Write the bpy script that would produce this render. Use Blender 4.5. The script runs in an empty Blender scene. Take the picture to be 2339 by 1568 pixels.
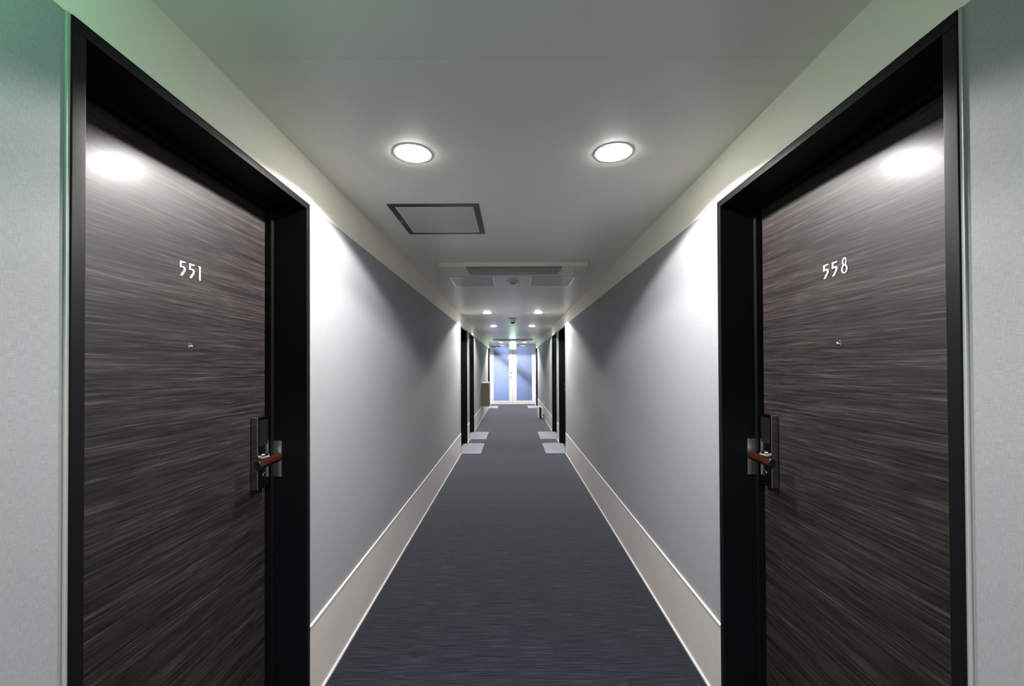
import bpy, bmesh, math, random
from mathutils import Matrix, Vector
random.seed(7)
S = bpy.context.scene
C = S.collection
rad = math.radians

# ------------------------------------------------------------------ places
W = 0.85            # half width of the corridor
CEIL = 2.264
TOP = 2.078         # top of door frames and of the wallpaper
BASE = 0.335        # height of the baseboard panel
Y0, Y1 = -4.0, 15.45
FRW = 0.921         # door frame width
TH = 0.20           # wall thickness
DOORS = [0.778, 6.655, 7.98, 14.03]      # start of each frame along the corridor
LX = 0.405

# ------------------------------------------------------------------ helpers
def box(bm, x0, x1, y0, y1, z0, z1, bev=0.0, seg=2):
    x0, x1 = min(x0, x1), max(x0, x1); y0, y1 = min(y0, y1), max(y0, y1); z0, z1 = min(z0, z1), max(z0, z1)
    vs = [bm.verts.new((x, y, z)) for x in (x0, x1) for y in (y0, y1) for z in (z0, z1)]
    q = [(0, 1, 3, 2), (4, 6, 7, 5), (0, 4, 5, 1), (2, 3, 7, 6), (0, 2, 6, 4), (1, 5, 7, 3)]
    fs = [bm.faces.new([vs[i] for i in f]) for f in q]
    if bev:
        es = {e for f in fs for e in f.edges}
        bmesh.ops.bevel(bm, geom=list(es), offset=bev, segments=seg, affect='EDGES', profile=0.5)
    return vs

def lathe(bm, prof, c=(0, 0, 0), n=32, axis='Z'):
    rings = []
    for r, h in prof:
        ring = []
        for i in range(n):
            a = 2 * math.pi * i / n
            p = (r * math.cos(a), r * math.sin(a), h)
            if axis == 'X': p = (h, p[0], p[1])
            if axis == 'Y': p = (p[0], h, p[1])
            ring.append(bm.verts.new((p[0] + c[0], p[1] + c[1], p[2] + c[2])))
        rings.append(ring)
    for a, b in zip(rings, rings[1:]):
        for i in range(n):
            bm.faces.new((a[i], a[(i + 1) % n], b[(i + 1) % n], b[i]))
    if prof[0][0] > 1e-5: bm.faces.new(rings[0])
    if prof[-1][0] > 1e-5: bm.faces.new(rings[-1][::-1])

def tube(bm, pts, r, n=12):
    pts = [Vector(p) for p in pts]; rs = r if isinstance(r, (list, tuple)) else [r] * len(pts)
    rings = []
    for i, p in enumerate(pts):
        d = (pts[min(i + 1, len(pts) - 1)] - pts[max(i - 1, 0)]).normalized()
        u = d.cross(Vector((0, 0, 1)))
        if u.length < 1e-3: u = d.cross(Vector((1, 0, 0)))
        u.normalize(); v = d.cross(u)
        rings.append([bm.verts.new(p + rs[i] * (math.cos(2 * math.pi * k / n) * u + math.sin(2 * math.pi * k / n) * v)) for k in range(n)])
    for a, b in zip(rings, rings[1:]):
        for k in range(n): bm.faces.new((a[k], a[(k + 1) % n], b[(k + 1) % n], b[k]))
    bm.faces.new(rings[0]); bm.faces.new(rings[-1][::-1])

def obj(name, bm, mat, parent=None, smooth=False, loc=None, **props):
    bmesh.ops.remove_doubles(bm, verts=bm.verts, dist=1e-6)
    bmesh.ops.recalc_face_normals(bm, faces=bm.faces)
    me = bpy.data.meshes.new(name); bm.to_mesh(me); bm.free()
    me.materials.append(mat)
    if smooth:
        for p in me.polygons: p.use_smooth = True
        me.set_sharp_from_angle(angle=rad(35))
    o = bpy.data.objects.new(name, me); C.objects.link(o)
    if smooth: o.modifiers.new('weighted', 'WEIGHTED_NORMAL').keep_sharp = True
    if parent: o.parent = parent
    if loc: o.location = loc
    for k, v in props.items(): o[k] = v
    return o

def B(name, mat, boxes, parent=None, bev=0.0, **props):
    bm = bmesh.new()
    for b in boxes: box(bm, *b, bev=bev)
    return obj(name, bm, mat, parent, smooth=bev > 0, **props)

def thing(name, loc, label=None, cat=None, group=None, kind=None):
    o = bpy.data.objects.new(name, None); C.objects.link(o)
    o.location = loc; o.empty_display_size = 0.1
    if label: o['label'] = label
    if cat: o['category'] = cat
    if group: o['group'] = group
    if kind: o['kind'] = kind
    return o

def copy_tree(o, parent=None, skip=()):
    c = o.copy(); C.objects.link(c); c.parent = parent
    for ch in list(o.children):
        if not ch.name.startswith(tuple(skip) if skip else ('\0',)): copy_tree(ch, c, skip)
    return c

# ------------------------------------------------------------------ materials
def mat(name, col, rough=0.5, metal=0.0, spec=0.5):
    m = bpy.data.materials.new(name); m.use_nodes = True
    b = m.node_tree.nodes['Principled BSDF']
    b.inputs['Base Color'].default_value = (*col, 1); b.inputs['Roughness'].default_value = rough
    b.inputs['Metallic'].default_value = metal; b.inputs['Specular IOR Level'].default_value = spec
    return m

class N:
    """tiny node-graph writer"""
    def __init__(s, m): s.t = m.node_tree; s.b = m.node_tree.nodes['Principled BSDF']
    def add(s, typ, **kw):
        n = s.t.nodes.new(typ)
        for k, v in kw.items(): setattr(n, k, v)
        return n
    def l(s, a, b): s.t.links.new(a, b)
    def coord(s, scale, kind='Object', src=None):
        mp = s.add('ShaderNodeMapping'); mp.inputs['Scale'].default_value = scale
        if src is None: src = s.add('ShaderNodeTexCoord').outputs[kind]
        s.l(src, mp.inputs['Vector']); return mp.outputs[0]
    def noise(s, vec, scale=1.0, detail=3.0, rough=0.55):
        n = s.add('ShaderNodeTexNoise'); n.inputs['Scale'].default_value = scale
        n.inputs['Detail'].default_value = detail; n.inputs['Roughness'].default_value = rough
        s.l(vec, n.inputs['Vector']); return n.outputs['Fac']
    def math(s, op, a, b=None):
        n = s.add('ShaderNodeMath', operation=op)
        for i, v in enumerate((a, b)):
            if v is None: continue
            if hasattr(v, 'links'): s.l(v, n.inputs[i])
            else: n.inputs[i].default_value = v
        return n.outputs[0]
    def ramp(s, fac, stops):
        r = s.add('ShaderNodeValToRGB'); e = r.color_ramp.elements
        e[0].position, e[0].color = stops[0][0], (*stops[0][1], 1)
        e[1].position, e[1].color = stops[-1][0], (*stops[-1][1], 1)
        for p, c in stops[1:-1]:
            x = e.new(p); x.color = (*c, 1)
        s.l(fac, r.inputs[0]); return r.outputs[0]
    def bump(s, h, strength, dist):
        n = s.add('ShaderNodeBump'); n.inputs['Strength'].default_value = strength; n.inputs['Distance'].default_value = dist
        s.l(h, n.inputs['Height']); s.l(n.outputs[0], s.b.inputs['Normal'])

# woven grey wallpaper
M_wall = mat('grey_woven_wallpaper', (0.3, 0.3, 0.3), 0.75, spec=0.25)
n = N(M_wall)
a = n.noise(n.coord((60, 60, 900)), 1, 2); b_ = n.noise(n.coord((900, 900, 60)), 1, 2)
s_ = n.math('MULTIPLY', n.math('ADD', a, b_), 0.5)
n.l(n.ramp(s_, [(0.32, (0.255, 0.26, 0.275)), (0.68, (0.37, 0.375, 0.392))]), n.b.inputs['Base Color'])
n.bump(s_, 0.25, 0.0008)

# cream painted band above the wallpaper
M_fascia = mat('cream_band_paint', (0.82, 0.8, 0.69), 0.6, spec=0.3)
n = N(M_fascia); n.bump(n.noise(n.coord((1, 1, 1)), 400, 2), 0.08, 0.0005)

# ceiling: off-white satin paint, faint board joints
M_ceil = mat('satin_ceiling_paint', (0.88, 0.87, 0.82), 0.38, spec=0.5)
n = N(M_ceil)
tc = n.add('ShaderNodeTexCoord'); sx = n.add('ShaderNodeSeparateXYZ'); n.l(tc.outputs['Object'], sx.inputs[0])
fy = n.math('ABSOLUTE', n.math('SUBTRACT', sx.outputs['Y'], 1.142))
n.l(n.ramp(fy, [(0.0, (0.82, 0.81, 0.76)), (0.0025, (0.88, 0.87, 0.82))]), n.b.inputs['Base Color'])
n.bump(n.noise(n.coord((1, 1, 1)), 350, 2), 0.06, 0.0005)

# carpet: fine cross ribs in half-metre tiles
M_carpet = mat('dark_ribbed_carpet', (0.06, 0.063, 0.075), 0.95, spec=0.1)
n = N(M_carpet)
tc = n.add('ShaderNodeTexCoord'); sx = n.add('ShaderNodeSeparateXYZ'); n.l(tc.outputs['Object'], sx.inputs[0])
tile = n.math('FLOOR', n.math('MULTIPLY', n.math('ADD', sx.outputs['X'], 0.007), 2.0))
cb = n.add('ShaderNodeCombineXYZ')
n.l(n.math('MULTIPLY', sx.outputs['X'], 5.0), cb.inputs[0])
n.l(n.math('MULTIPLY', n.math('ADD', sx.outputs['Y'], n.math('MULTIPLY', tile, 3.37)), 210.0), cb.inputs[1])
rib = n.noise(cb.outputs[0], 1.0, 2.5, 0.6)
pile = n.noise(n.coord((1, 1, 1)), 420, 2)
mix = n.math('ADD', n.math('MULTIPLY', rib, 0.68), n.math('MULTIPLY', pile, 0.32))
n.l(n.ramp(mix, [(0.30, (0.004, 0.005, 0.008)), (0.50, (0.015, 0.0172, 0.024)), (0.62, (0.034, 0.038, 0.050)), (0.74, (0.13, 0.14, 0.165))]), n.b.inputs['Base Color'])
n.bump(mix, 0.5, 0.003)
n.b.inputs['Sheen Weight'].default_value = 0.8; n.b.inputs['Sheen Tint'].default_value = (0.85, 0.9, 1.0, 1); n.b.inputs['Sheen Roughness'].default_value = 0.3

M_mat = mat('pale_grey_carpet', (0.3, 0.3, 0.34), 0.95, spec=0.1)
n = N(M_mat); p = n.noise(n.coord((1, 1, 1)), 420, 2)
n.l(n.ramp(p, [(0.3, (0.2, 0.2, 0.24)), (0.7, (0.33, 0.33, 0.38))]), n.b.inputs['Base Color']); n.bump(p, 0.4, 0.003)

# dark wood-grain laminate, grain running across the door
M_wood = mat('dark_grained_laminate', (0.06, 0.05, 0.047), 0.5, spec=0.3)
n = N(M_wood); n.b.inputs['Coat Weight'].default_value = 0.11; n.b.inputs['Coat Roughness'].default_value = 0.22
g1 = n.noise(n.coord((1, 1.3, 26)), 1.0, 5, 0.65)
g2 = n.noise(n.coord((1, 3.4, 150)), 1.0, 3, 0.6)
g3 = n.noise(n.coord((1, 9.0, 420)), 1.0, 2, 0.6)
g = n.math('ADD', n.math('ADD', n.math('MULTIPLY', g1, 0.28), n.math('MULTIPLY', g2, 0.37)), n.math('MULTIPLY', g3, 0.35))
n.l(n.ramp(g, [(0.37, (0.003, 0.0024, 0.0024)), (0.47, (0.0145, 0.011, 0.0105)), (0.55, (0.034, 0.0277, 0.0263)), (0.66, (0.09, 0.0765, 0.072))]), n.b.inputs['Base Color'])
peel = n.noise(n.coord((1, 1, 1)), 330, 2)
n.bump(n.math('ADD', n.math('MULTIPLY', peel, 0.8), n.math('MULTIPLY', g3, 0.35)), 0.22, 0.0011)

M_frame = mat('black_semi_gloss_paint', (0.0045, 0.005, 0.006), 0.45, spec=0.13)
n = N(M_frame); n.bump(n.noise(n.coord((1, 1, 1)), 600, 2), 0.15, 0.0006)
M_seal = mat('pale_sealant', (0.38, 0.39, 0.38), 0.5)
M_base = mat('beige_baseboard_panel', (0.62, 0.565, 0.545), 0.45)
n = N(M_base); p = n.noise(n.coord((1, 1, 1)), 4, 3)
n.l(n.ramp(p, [(0.3, (0.6, 0.55, 0.53)), (0.7, (0.64, 0.59, 0.57))]), n.b.inputs['Base Color'])
M_strip = mat('white_edge_strip', (0.85, 0.84, 0.82), 0.35)
M_chrome = mat('polished_chrome', (0.75, 0.75, 0.76), 0.12, 1.0)
M_dchrome = mat('dark_polished_steel', (0.42, 0.42, 0.4), 0.13, 1.0)
M_steel = mat('brushed_steel', (0.62, 0.62, 0.6), 0.3, 1.0)
M_lever = mat('reddish_brown_lever_wood', (0.11, 0.028, 0.014), 0.2, spec=0.4)
n = N(M_lever); p = n.noise(n.coord((60, 6, 60)), 1, 3)
n.l(n.ramp(p, [(0.3, (0.012, 0.003, 0.002)), (0.7, (0.042, 0.0105, 0.005))]), n.b.inputs['Base Color'])
M_black = mat('black_plastic', (0.006, 0.006, 0.007), 0.4)
M_digit = mat('white_number_enamel', (0.88, 0.88, 0.86), 0.35)
M_white = mat('white_door_paint', (0.8, 0.79, 0.78), 0.35)
M_plastic = mat('off_white_plastic', (0.8, 0.78, 0.69), 0.45)
M_acflap = mat('grey_beige_louvre', (0.42, 0.41, 0.36), 0.5)
M_dark = mat('dark_grille', (0.03, 0.03, 0.028), 0.7)
M_hframe = mat('dark_anodised_aluminium', (0.1, 0.1, 0.105), 0.32, 0.85)
M_hpanel = mat('pale_grey_hatch_panel', (0.6, 0.6, 0.6), 0.4)
M_olive = mat('olive_brown_cabinet', (0.1, 0.088, 0.065), 0.6)
M_stair = mat('dark_stair_steel', (0.03, 0.03, 0.04), 0.6)

def emis(name, col, st):
    m = bpy.data.materials.new(name); m.use_nodes = True
    t = m.node_tree; t.nodes.clear()
    e = t.nodes.new('ShaderNodeEmission'); e.inputs[0].default_value = (*col, 1); e.inputs[1].default_value = st
    o = t.nodes.new('ShaderNodeOutputMaterial'); t.links.new(e.outputs[0], o.inputs[0]); return m
M_lamp = emis('lit_diffuser', (1, 0.985, 0.96), 60.0)
M_sign = emis('lit_sign_face', (0.62, 1.0, 0.76), 7.0)

# frosted glass: light scatters through it
M_glass = bpy.data.materials.new('frosted_blue_glass'); M_glass.use_nodes = True
t = M_glass.node_tree; t.nodes.clear()
tr = t.nodes.new('ShaderNodeBsdfTranslucent'); tr.inputs[0].default_value = (0.68, 0.75, 0.93, 1)
df = t.nodes.new('ShaderNodeBsdfDiffuse'); df.inputs[0].default_value = (0.25, 0.28, 0.36, 1)
gl = t.nodes.new('ShaderNodeBsdfGlossy'); gl.inputs['Roughness'].default_value = 0.25
m1 = t.nodes.new('ShaderNodeMixShader'); m1.inputs[0].default_value = 0.2
m2 = t.nodes.new('ShaderNodeMixShader'); m2.inputs[0].default_value = 0.06
o = t.nodes.new('ShaderNodeOutputMaterial')
t.links.new(tr.outputs[0], m1.inputs[1]); t.links.new(df.outputs[0], m1.inputs[2])
t.links.new(m1.outputs[0], m2.inputs[1]); t.links.new(gl.outputs[0], m2.inputs[2]); t.links.new(m2.outputs[0], o.inputs[0])

# ------------------------------------------------------------------ setting
B('floor', M_carpet, [(-W - TH - 0.6, W + TH + 0.6, Y0, Y1 + 1.6, -0.1, 0)], kind='structure',
  label='dark blue-grey carpet floor with fine cross ribs', category='floor')
B('ceiling', M_ceil, [(-W - TH, W + TH, Y0, Y1 + 0.3, CEIL, CEIL + 0.1)], kind='structure',
  label='off-white satin ceiling of the corridor', category='ceiling')
spans = []
y = Y0
for d in DOORS: spans.append((y, d)); y = d + FRW
spans.append((y, Y1))
for side, s in (('left', -1), ('right', 1)):
    B('wall_' + side, M_wall, [(s * W, s * (W + TH), a, b, 0, TOP) for a, b in spans], kind='structure',
      label='grey woven wallpaper wall on the %s of the corridor' % side, category='wall')
    B('trim_%d' % (1 if s < 0 else 2), M_fascia, [(s * (W - 0.001), s * (W + TH), Y0, Y1, TOP, CEIL)], kind='structure',
      label='cream painted band above the %s wall' % side, category='trim')
    bb = B('baseboard_' + side, M_base, [(s * W, s * (W - 0.006), a, b, 0.012, BASE - 0.005) for a, b in spans], kind='structure',
      label='tall beige baseboard panel along the %s wall' % side, category='baseboard')
    B('edge_strip', M_strip, [(s * W, s * (W - 0.010), a, b, BASE - 0.005, BASE) for a, b in spans], bb, label='thin white top strip')
    B('edge_strip', M_strip, [(s * W, s * (W - 0.012), a, b, 0.0, 0.012) for a, b in spans], bb, label='thin white bottom strip')
B('wall_back_bounce', M_wall, [(-W - TH, W + TH, Y0 - 0.1, Y0, 0, CEIL)], kind='structure',  # unseen wall, added so light bounces back up the corridor
  label='unseen grey wall added behind the camera to bounce light', category='wall')

# ------------------------------------------------------------------ guest room doors
LEAF_L, LEAF_H, REC = 0.863, 2.036, 0.153
def guest_door(s):
    """origin at floor on the wall plane, start of the frame; s = -1 left wall, +1 right wall"""
    d = thing('door_1', (s * W, 0, 0), kind='structure')
    cw = 0.027; pr = 0.007
    def fb(name, y0, y1, z0, z1, r0, r1, bev=0.002):
        bm = bmesh.new(); box(bm, s * r0, s * r1, y0, y1, z0, z1, bev=bev); return obj(name, bm, M_frame, d, smooth=True)
    fb('jamb', 0, cw, 0, TOP - cw, -pr, TH); fb('jamb', FRW - cw, FRW, 0, TOP - cw, -pr, TH)
    fb('header', 0, FRW, TOP - cw, TOP, -pr, TH)
    fb('stop_bead', cw, cw + 0.018, 0, TOP - cw, 0.127, REC - 0.001, 0.001); fb('stop_bead', FRW - cw - 0.019, FRW - cw, 0, TOP - cw, 0.127, REC - 0.001, 0.001)
    fb('stop_bead', cw, FRW - cw, TOP - cw - 0.018, TOP - cw, 0.127, REC - 0.001, 0.001)
    B('sealant_bead', M_seal, [(s * -0.004, 0, -0.006, 0, 0, TOP), (s * -0.004, 0, FRW, FRW + 0.003, 0, TOP)], d, label='thin pale sealant line')
    # strike plate on the far jamb
    bm = bmesh.new(); yj = FRW - cw
    box(bm, s * 0.095, s * 0.127, yj - 0.002, yj + 0.001, 0.96, 1.105)
    obj('strike_plate', bm, M_steel, d, label='steel strike plate')
    leaf_bm = bmesh.new(); box(leaf_bm, 0, s * 0.04, 0, LEAF_L, 0.01, 0.01 + LEAF_H, bev=0.0015)
    leaf = obj('leaf', leaf_bm, M_wood, d, smooth=True, label='dark brown wood-grain door leaf')
    leaf.location = (s * REC, cw + 0.002, 0)
    T = lambda t: -s * t                       # distance out of the leaf towards the corridor
    # lock case
    y0 = 0.757; yc = y0 + 0.036
    bm = bmesh.new(); box(bm, T(0), T(0.027), y0, y0 + 0.072, 0.933, 1.211, bev=0.0025, seg=3)
    obj('lock_plate', bm, M_dchrome, leaf, smooth=True, label='tall polished lock case')
    bm = bmesh.new(); box(bm, T(0.026), T(0.0285), y0 + 0.012, y0 + 0.064, 1.10, 1.198, bev=0.001)
    obj('card_reader', bm, M_black, leaf, smooth=True, label='black card reader face')
    bm = bmesh.new(); lathe(bm, [(0.0001, 0.002), (0.0075, 0.002), (0.009, 0.0), (0.009, -0.004)], (0, 0, 0), 20, 'X')
    bmesh.ops.transform(bm, matrix=Matrix.Diagonal((T(1), 1, 1, 1)), verts=bm.verts)
    bmesh.ops.translate(bm, vec=(T(0.027), yc + 0.005, 0.985), verts=bm.verts)
    obj('key_cylinder', bm, M_chrome, leaf, smooth=True)
    # lever: round rose, neck and a bar that swells to a flat end, pointing to the hinges
    zl = 1.047
    bm = bmesh.new(); tube(bm, [(T(0.024), yc + 0.012, zl), (T(0.033), yc + 0.012, zl), (T(0.034), yc + 0.012, zl), (T(0.072), yc + 0.012, zl)], [0.021, 0.021, 0.011, 0.011], 20)
    obj('lever_neck', bm, M_chrome, leaf, smooth=True)
    bm = bmesh.new(); tube(bm, [(T(0.072), yc + 0.028, zl), (T(0.072), yc + 0.026, zl), (T(0.072), yc - 0.05, zl), (T(0.072), yc - 0.098, zl - 0.002), (T(0.072), yc - 0.106, zl - 0.002), (T(0.072), yc - 0.108, zl - 0.002)],
         [0.013, 0.0165, 0.0170, 0.0185, 0.0185, 0.017], 24)
    for v in bm.verts: v.co.x = T(0.072) + 0.68 * (v.co.x - T(0.072))
    obj('lever_handle', bm, M_lever, leaf, smooth=True, label='reddish brown lever handle')
    bm = bmesh.new(); lathe(bm, [(0.0001, 0.0), (0.0170, 0.0), (0.0186, -0.002), (0.0186, -0.006)], (T(0.072), yc - 0.108, zl - 0.002), 24, 'Y')
    for v in bm.verts: v.co.y = 2 * (yc - 0.108) - v.co.y - 0.0025; v.co.x = T(0.072) + 0.68 * (v.co.x - T(0.072))
    obj('lever_cap', bm, M_black, leaf, smooth=True, label='black end cap of the lever')
    # peephole
    bm = bmesh.new(); lathe(bm, [(0.0001, 0.0085), (0.003, 0.008), (0.0058, 0.0062), (0.0078, 0.0032), (0.0085, 0.0015), (0.0105, 0.0012), (0.011, 0.0)], (0, 0, 0), 24, 'X')
    bmesh.ops.transform(bm, matrix=Matrix.Diagonal((T(1), 1, 1, 1)), verts=bm.verts)
    bmesh.ops.translate(bm, vec=(0, 0.463, 1.467), verts=bm.verts)
    obj('peephole', bm, M_chrome, leaf, smooth=True, label='small chrome peephole')
    return d, leaf

FIVE = [[(0, 1), (0.60, 1.0), (0.60, 0.925), (0.17, 0.885), (0.17, 0.645), (0.40, 0.665), (0.54, 0.635), (0.62, 0.54), (0.61, 0.43), (0.56, 0.34), (0.27, 0), (0.02, 0),
         (0.37, 0.37), (0.42, 0.45), (0.41, 0.52), (0.34, 0.56), (0.2, 0.565), (0, 0.525)]]
ONE = [[(0.0, 1), (0.0, 0.965), (0.06, 0.915), (0.13, 0.90), (0.14, 0.0), (0.31, 0.0), (0.31, 1.0)]]
def ring(cx, cy, rx, ry, tx, ty, n=32):
    o = []
    for i in range(n):
        a0, a1 = 2 * math.pi * i / n, 2 * math.pi * (i + 1) / n
        o.append([(cx + rx * math.cos(a0), cy + ry * math.sin(a0)), (cx + rx * math.cos(a1), cy + ry * math.sin(a1)),
                  (cx + (rx - tx) * math.cos(a1), cy + (ry - ty) * math.sin(a1)), (cx + (rx - tx) * math.cos(a0), cy + (ry - ty) * math.sin(a0))])
    return o
EIGHT = [(q, 0.0024) for q in ring(0.37, 0.80, 0.24, 0.27, 0.115, 0.075)] + ring(0.36, 0.30, 0.33, 0.315, 0.135, 0.08)
def digits(leaf, s, glyphs):
    h = 0.0445; pitch = 0.0355; yc = 0.463 + (0.016 if s > 0 else 0); zc = 1.702
    tot = pitch * 2 + 0.3 * h
    for i, g in enumerate(glyphs):
        bm = bmesh.new()
        for poly in g:
            th = 0.0020
            if isinstance(poly, tuple): poly, th = poly
            lo, hi = [], []
            for u, v in poly:
                uu = i * pitch + 0.8 * u * h - tot / 2
                yy = yc + (uu if s < 0 else -uu)
                zz = zc + (v - 0.5) * h
                lo.append(bm.verts.new((0, yy, zz))); hi.append(bm.verts.new((-s * th, yy, zz)))
            bm.faces.new(lo); bm.faces.new(hi[::-1])
            k = len(lo)
            for j in range(k): bm.faces.new((lo[j], lo[(j + 1) % k], hi[(j + 1) % k], hi[j]))
        obj('digit', bm, M_digit, leaf)

protoL, leafL = guest_door(-1)
protoR, leafR = guest_door(1)
LAB = {(0, -1): 'dark wood-grain guest room door numbered 551 in a black frame',
       (0, 1): 'dark wood-grain guest room door numbered 558 in a black frame',
       (1, -1): 'black framed left doorway, first after the long blank wall beyond door 551',
       (1, 1): 'black framed right doorway, first after the long blank wall beyond door 558',
       (2, -1): 'black framed left doorway, second of the two close together down the corridor',
       (2, 1): 'black framed right doorway, second of the two close together down the corridor',
       (3, -1): 'last black framed doorway on the left, beside the end doors behind the olive box',
       (3, 1): 'last black framed doorway on the right, beside the white end doors'}
k = 0
for i, yd in enumerate(DOORS):
    for s, pr_ in ((-1, protoL), (1, protoR)):
        k += 1
        d = pr_ if i == 0 else copy_tree(pr_)
        d.location = (s * W, yd, 0); d.name = 'door_%d' % k
        d['label'] = LAB[(i, s)]; d['category'] = 'door'; d['kind'] = 'structure'
digits(leafL, -1, [FIVE, FIVE, ONE]); digits(leafR, 1, [FIVE, FIVE, EIGHT])

# ------------------------------------------------------------------ pale mats before the doors
ml = {(1, -1): 'pale grey mat before the nearer of the two paired left doorways',
      (1, 1): 'pale grey mat before the nearer of the two paired right doorways',
      (2, -1): 'pale grey mat before the farther of the two paired left doorways',
      (2, 1): 'pale grey mat before the farther of the two paired right doorways',
      (3, -1): 'pale grey mat at the left foot of the white end doors',
      (3, 1): 'pale grey mat at the right foot of the white end doors'}
for (i, s), lb in ml.items():
    x0 = 0.526
    bm = bmesh.new(); box(bm, -0.19, 0.19, -0.45, 0.45, 0, 0.004, bev=0.001)
    y0 = DOORS[i] + FRW / 2
    obj('door_mat', bm, M_mat, loc=(s * (x0 + 0.19), y0, 0), label=lb, category='mat', group='pale mats before the doors')

# ------------------------------------------------------------------ white glazed end doors
def end_doors():
    d = thing('door_9', (0, Y1, 0), 'white double doors with tall frosted blue panes closing the corridor end', 'door', kind='structure')
    B('frame', M_white, [(-W, -W + 0.02, -0.02, 0.06, 0, CEIL - 0.0150), (W - 0.02, W, -0.02, 0.06, 0, CEIL - 0.0150), (-W, W, -0.02, 0.06, CEIL - 0.02, CEIL)], d)
    zt = 2.24
    for s in (-1, 1):
        xi, xo = 0.003, W - 0.021
        pi_, po = 0.142, 0.722
        z0, z1 = 0.145, 2.172
        L = lambda a, b, c, e: (s * a, s * b, 0.0, 0.04, c, e)
        leaf = B('leaf', M_white, [L(xi, pi_, 0.01, zt), L(po, xo, 0.01, zt), L(pi_, po, 0.01, z0), L(pi_, po, z1, zt)], d)
        B('glass_pane', M_glass, [(s * pi_, s * po, 0.016, 0.024, z0, z1)], leaf, label='tall frosted blue pane')
        bm = bmesh.new(); box(bm, s * 0.50, s * 0.27, -0.05, 0.0, zt - 0.06, zt - 0.008, bev=0.004)
        obj('door_closer', bm, M_steel, leaf, smooth=True)
        if s < 0:
            bm = bmesh.new(); tube(bm, [(-0.46, -0.03, zt - 0.07), (-0.62, -0.16, zt - 0.068), (-0.79, -0.03, zt - 0.066)], 0.012, 8)
            obj('closer_arm', bm, M_black, leaf, smooth=True, label='dark closer arm')
            bm = bmesh.new(); lathe(bm, [(0.0001, -0.03), (0.022, -0.028), (0.026, 0.0)], (-0.07, 0, 1.19), 16, 'Y'); obj('thumb_turn', bm, M_dchrome, leaf, smooth=True)
            bm = bmesh.new(); tube(bm, [(-0.07, 0, 1.06), (-0.07, -0.055, 1.06), (-0.09, -0.06, 1.055), (-0.145, -0.06, 1.05)], 0.011, 10)
            lathe(bm, [(0.0001, -0.012), (0.024, -0.01), (0.026, 0.0)], (-0.07, 0, 1.06), 16, 'Y'); obj('lever_handle', bm, M_dchrome, leaf, smooth=True)
end_doors()

# stair stringer outside, a soft dark diagonal through the frosted panes
st = thing('outdoor_stair', (0, Y1 + 0.27, 0), 'dark sloping stair beam seen blurred through the frosted end doors', 'stair')
bm = bmesh.new(); box(bm, -1.25, 1.25, -0.03, 0.03, -0.115, 0.115)
bmesh.ops.rotate(bm, matrix=Matrix.Rotation(rad(38.8), 3, 'Y'), verts=bm.verts)
bmesh.ops.translate(bm, vec=(0.02, 0, 1.33), verts=bm.verts)
obj('stringer', bm, M_stair, st)
B('post', M_stair, [(0.80, 0.88, -0.04, 0.04, 0, 1.0)], st)
# ------------------------------------------------------------------ ceiling fittings
dl = {(1.652, -1): 'bright round downlight on the left, nearest the camera', (1.652, 1): 'bright round downlight on the right, nearest the camera',
      (6.52, -1): 'left downlight of the first distant pair beyond the air conditioner', (6.52, 1): 'right downlight of the first distant pair beyond the air conditioner',
      (8.66, -1): 'left downlight of the second distant pair, just past the dome detector', (8.66, 1): 'right downlight of the second distant pair, just past the dome detector',
      (14.3, -1): 'left downlight before the white end doors', (14.3, 1): 'right downlight before the white end doors'}
SPOT = 110.0
def spot(x, y, power=SPOT):
    l = bpy.data.lights.new('downlight_beam', 'SPOT'); l.energy = power; l.color = (1, 0.978, 0.95)
    l.spot_size = rad(149); l.spot_blend = 0.14; l.shadow_soft_size = 0.04
    o = bpy.data.objects.new('downlight_beam', l); C.objects.link(o); o.location = (x, y, CEIL - 0.0150)
    o.rotation_euler = (0, 0, 0)
first = None
for (yy, s), lb in dl.items():
    if first is None:
        d = thing('downlight', (0, 0, CEIL)); first = d
        bm = bmesh.new(); lathe(bm, [(0.064, -0.002), (0.076, -0.002), (0.079, 0.0), (0.079, 0.002), (0.064, 0.002), (0.064, -0.002)], n=40)
        obj('trim_ring', bm, M_strip, d, smooth=True)
        bm = bmesh.new(); lathe(bm, [(0.065, 0.0), (0.064, -0.003), (0.058, -0.007), (0.046, -0.010), (0.028, -0.012), (0.0001, -0.0125)], n=40)
        obj('diffuser', bm, M_lamp, d, smooth=True, label='glowing white diffuser')
    else: d = copy_tree(first)
    d.location = (s * LX, yy, CEIL)
    d['label'] = lb; d['category'] = 'ceiling light'; d['group'] = 'round downlights along the ceiling'
    spot(s * LX, yy, SPOT * (2.3 if yy > 14 else 1))
for s in (-1, 1): spot(s * LX, -1.3, SPOT * 0.75)
for s in (-1, 1): spot(s * LX, -3.2, SPOT * 0.5)

def hatch(cx, cy, size, fw, mframe, lb, latch=True):
    t = thing('ceiling_hatch', (cx, cy, CEIL), lb, 'hatch', 'square hatches in the ceiling')
    h = size / 2; d = -0.004
    B('frame', mframe, [(-h, -h + fw, -h, h, d, 0), (h - fw, h, -h, h, d, 0), (-h + fw, h - fw, -h, -h + fw, d, 0), (-h + fw, h - fw, h - fw, h, d, 0)], t, bev=0.0008, label='metal edge frame')
    q = h - fw
    B('panel', M_hpanel, [(-q, q, -q, q, -0.002, 0)], t)
    B('inner_edge', M_strip, [(-q, -q + 0.003, -q, q, d, -0.002), (q - 0.003, q, -q, q, d, -0.002), (-q, q, -q, -q + 0.003, d, -0.002), (-q, q, q - 0.003, q, d, -0.002)], t)
    if latch: B('latch', M_chrome, [(-h + 0.009, -h + 0.023, -0.012, 0.022, d - 0.003, d)], t, bev=0.001)
    return t
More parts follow.
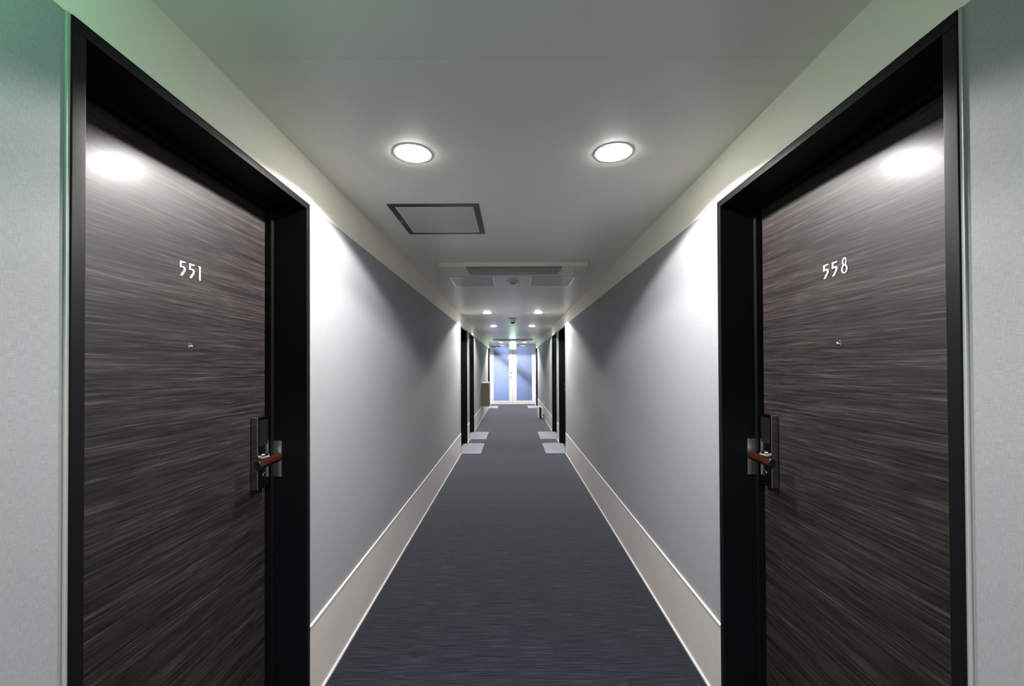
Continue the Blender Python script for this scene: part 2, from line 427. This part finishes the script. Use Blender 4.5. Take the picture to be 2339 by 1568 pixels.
hatch(-0.424, 2.404, 0.487, 0.034, M_hframe, 'square ceiling hatch with dark metal edge, nearest, left of centre')
hatch(-0.395, 4.14, 0.43, 0.012, M_steel, 'pale ceiling hatch behind the air conditioner, left one', latch=False)
hatch(0.385, 4.14, 0.43, 0.012, M_steel, 'pale ceiling hatch behind the air conditioner, right one', latch=False)

def aircon(y, lb):
    t = thing('air_conditioner', (0.004, y, CEIL), lb, 'air conditioner', 'ceiling air conditioners')
    w = 0.6115; z1 = -0.037
    bm = bmesh.new(); box(bm, -w, w, 0, 0.40, z1, 0, bev=0.006, seg=3); obj('body', bm, M_plastic, t, smooth=True)
    B('intake_grille', M_dark, [(-0.39, 0.40, 0.022, 0.135, z1 - 0.002, z1 + 0.001)], t, label='dark intake slot')
    B('slat', M_acflap, [(-0.39, 0.40, 0.030 + 0.013 * i, 0.036 + 0.013 * i, z1 - 0.005, z1 - 0.001) for i in range(8)], t)
    bm = bmesh.new(); box(bm, -0.385, 0.395, 0.165, 0.285, z1 - 0.008, z1 + 0.001, bev=0.003); obj('louvre', bm, M_acflap, t, smooth=True)
    bm = bmesh.new(); lathe(bm, [(0.0001, -0.003), (0.006, -0.002), (0.007, 0)], (0.49, 0.2, z1), 12); obj('indicator', bm, M_strip, t, smooth=True)
    return t
aircon(3.362, 'cream ceiling air conditioner with dark slot, nearer one, past the square hatch')
aircon(12.67, 'ceiling air conditioner at the far end, before the exit sign')

t = thing('smoke_detector', (0.0, 4.12, CEIL), 'small round smoke detector between the two pale ceiling hatches', 'smoke detector')
bm = bmesh.new(); lathe(bm, [(0.064, 0), (0.064, -0.006), (0.055, -0.014), (0.04, -0.018), (0.0001, -0.018)], n=28); obj('base', bm, M_plastic, t, smooth=True)
bm = bmesh.new(); lathe(bm, [(0.028, -0.018), (0.026, -0.026), (0.015, -0.031), (0.0001, -0.032)], n=24); obj('sensor_head', bm, M_acflap, t, smooth=True)
t = thing('ceiling_speaker', (0, 7.26, CEIL), 'flat round ceiling plate between the two distant downlight pairs', 'speaker')
bm = bmesh.new(); lathe(bm, [(0.085, 0), (0.085, -0.004), (0.078, -0.007), (0.0001, -0.007)], n=28); obj('plate', bm, M_acflap, t, smooth=True)
t = thing('dome_detector', (0, 7.68, CEIL), 'dark dome detector hanging from the ceiling past the flat plate', 'detector')
bm = bmesh.new(); lathe(bm, [(0.05, 0), (0.05, -0.022), (0.045, -0.026), (0.0001, -0.026)], n=28); obj('base', bm, M_plastic, t, smooth=True)
bm = bmesh.new(); lathe(bm, [(0.04, -0.026), (0.036, -0.04), (0.024, -0.05), (0.0001, -0.054)], n=24); obj('dome', bm, M_black, t, smooth=True, label='dark dome')
t = thing('sprinkler_head', (0.165, 10.9, CEIL), 'tiny sprinkler head on the far ceiling right of the green sign streak', 'sprinkler')
bm = bmesh.new(); lathe(bm, [(0.03, 0), (0.028, -0.005), (0.009, -0.006), (0.009, -0.025), (0.0001, -0.025)], n=16); obj('body', bm, M_chrome, t, smooth=True)

t = thing('exit_sign', (0.004, 13.4, CEIL), 'glowing square exit sign hanging before the white end doors', 'exit sign')
bm = bmesh.new(); box(bm, -0.11, 0.11, 0, 0.05, -0.28, -0.045, bev=0.004); obj('housing', bm, M_strip, t, smooth=True)
B('lit_face', M_sign, [(-0.104, 0.104, -0.003, 0.0, -0.274, -0.051)], t, label='glowing greenish white face')
bm = bmesh.new(); tube(bm, [(0, 0.025, -0.046), (0, 0.025, 0)], 0.012, 12); obj('stem', bm, M_strip, t, smooth=True)

# ------------------------------------------------------------------ things along the walls
t = thing('wall_cabinet', (-W, 11.13, 0.34), 'olive brown box cabinet on the far left wall above the baseboard', 'cabinet')
bm = bmesh.new(); box(bm, 0.0, 0.2, 0.0, 0.46, 0, 0.63, bev=0.004); obj('body', bm, M_olive, t, smooth=True)
bm = bmesh.new(); box(bm, 0.0, 0.206, -0.006, 0.466, 0.63, 0.65, bev=0.003); obj('top_edge', bm, M_plastic, t, smooth=True, label='pale top edge')

t = thing('floor_appliance', (0.742, 11.2, 0), 'slim white appliance with black front standing on the floor by the right wall', 'appliance')
bm = bmesh.new(); box(bm, -0.063, -0.030, 0, 0.2, 0.008, 0.31, bev=0.006); box(bm, 0.034, 0.063, 0, 0.2, 0.008, 0.31, bev=0.006); box(bm, -0.04, 0.04, 0.02, 0.19, 0.008, 0.305, bev=0.004)
obj('casing', bm, M_strip, t, smooth=True)
bm = bmesh.new(); box(bm, -0.029, 0.033, 0.004, 0.03, 0.01, 0.300, bev=0.003); obj('front_panel', bm, M_black, t, smooth=True, label='black front panel')
B('foot', M_black, [(-0.055, 0.055, 0.02, 0.18, 0, 0.01)], t)
bm = bmesh.new(); tube(bm, [(0.05, 0.12, 0.05), (0.08, 0.11, 0.06), (0.093, 0.10, 0.10), (0.094, 0.08, 0.07), (0.09, 0.05, 0.02), (0.07, 0.12, 0.008)], 0.006, 8)
obj('power_cord', bm, M_black, t, smooth=True)
t = thing('wall_outlet', (W, 11.25, 0.40), 'small white outlet plate on the right wall above the slim appliance', 'outlet')
bm = bmesh.new(); box(bm, -0.012, 0.0, -0.035, 0.035, -0.06, 0.06, bev=0.003); obj('plate', bm, M_strip, t, smooth=True)

# ------------------------------------------------------------------ light
w = bpy.data.worlds.new('World'); S.world = w; w.use_nodes = True
w.node_tree.nodes['Background'].inputs[0].default_value = (0.25, 0.36, 0.7, 1); w.node_tree.nodes['Background'].inputs[1].default_value = 0.0
def area(name, loc, rot, sx, sy, e, col):
    l = bpy.data.lights.new(name, 'AREA'); l.shape = 'RECTANGLE'; l.size = sx; l.size_y = sy; l.energy = e; l.color = col
    o = bpy.data.objects.new(name, l); C.objects.link(o); o.location = loc; o.rotation_euler = rot; return o
# daylight in the yard behind the frosted doors
area('outdoor_daylight', (-0.55, Y1 + 1.5, 1.35), (rad(-90), 0, 0), 0.8, 1.6, 46, (0.70, 0.78, 1.0))
# green glow of the exit sign that hangs behind the camera
l = bpy.data.lights.new('exit_sign_glow', 'POINT'); l.energy = 3.4; l.color = (0.22, 1.0, 0.55); l.shadow_soft_size = 0.08
o = bpy.data.objects.new('exit_sign_glow', l); C.objects.link(o); o.location = (-0.66, 0.36, 2.12)
l = bpy.data.lights.new('exit_sign_glow', 'POINT'); l.energy = 4; l.color = (0.3, 1.0, 0.6); l.shadow_soft_size = 0.06
o = bpy.data.objects.new('exit_sign_glow', l); C.objects.link(o); o.location = (0.0, 13.2, 2.1)

# ------------------------------------------------------------------ camera
F = 939.0
cam = bpy.data.cameras.new('camera'); co = bpy.data.objects.new('camera', cam); C.objects.link(co)
cam.sensor_fit = 'HORIZONTAL'; cam.sensor_width = 36; cam.lens = 36 * F / 2339
cam.shift_x = -1.4 / 2339; cam.shift_y = 47.0 / 2339
cam.clip_start = 0.02; cam.clip_end = 100
co.matrix_world = Matrix.Translation((-0.0063, 0, 1.399)) @ Matrix.Rotation(rad(90 + 0.507), 4, 'X') @ Matrix.Rotation(rad(-0.26), 4, 'Z')
S.camera = co
S.view_settings.view_transform = 'Standard'; S.view_settings.look = 'None'
S.view_settings.exposure = 0.34; S.view_settings.gamma = 1
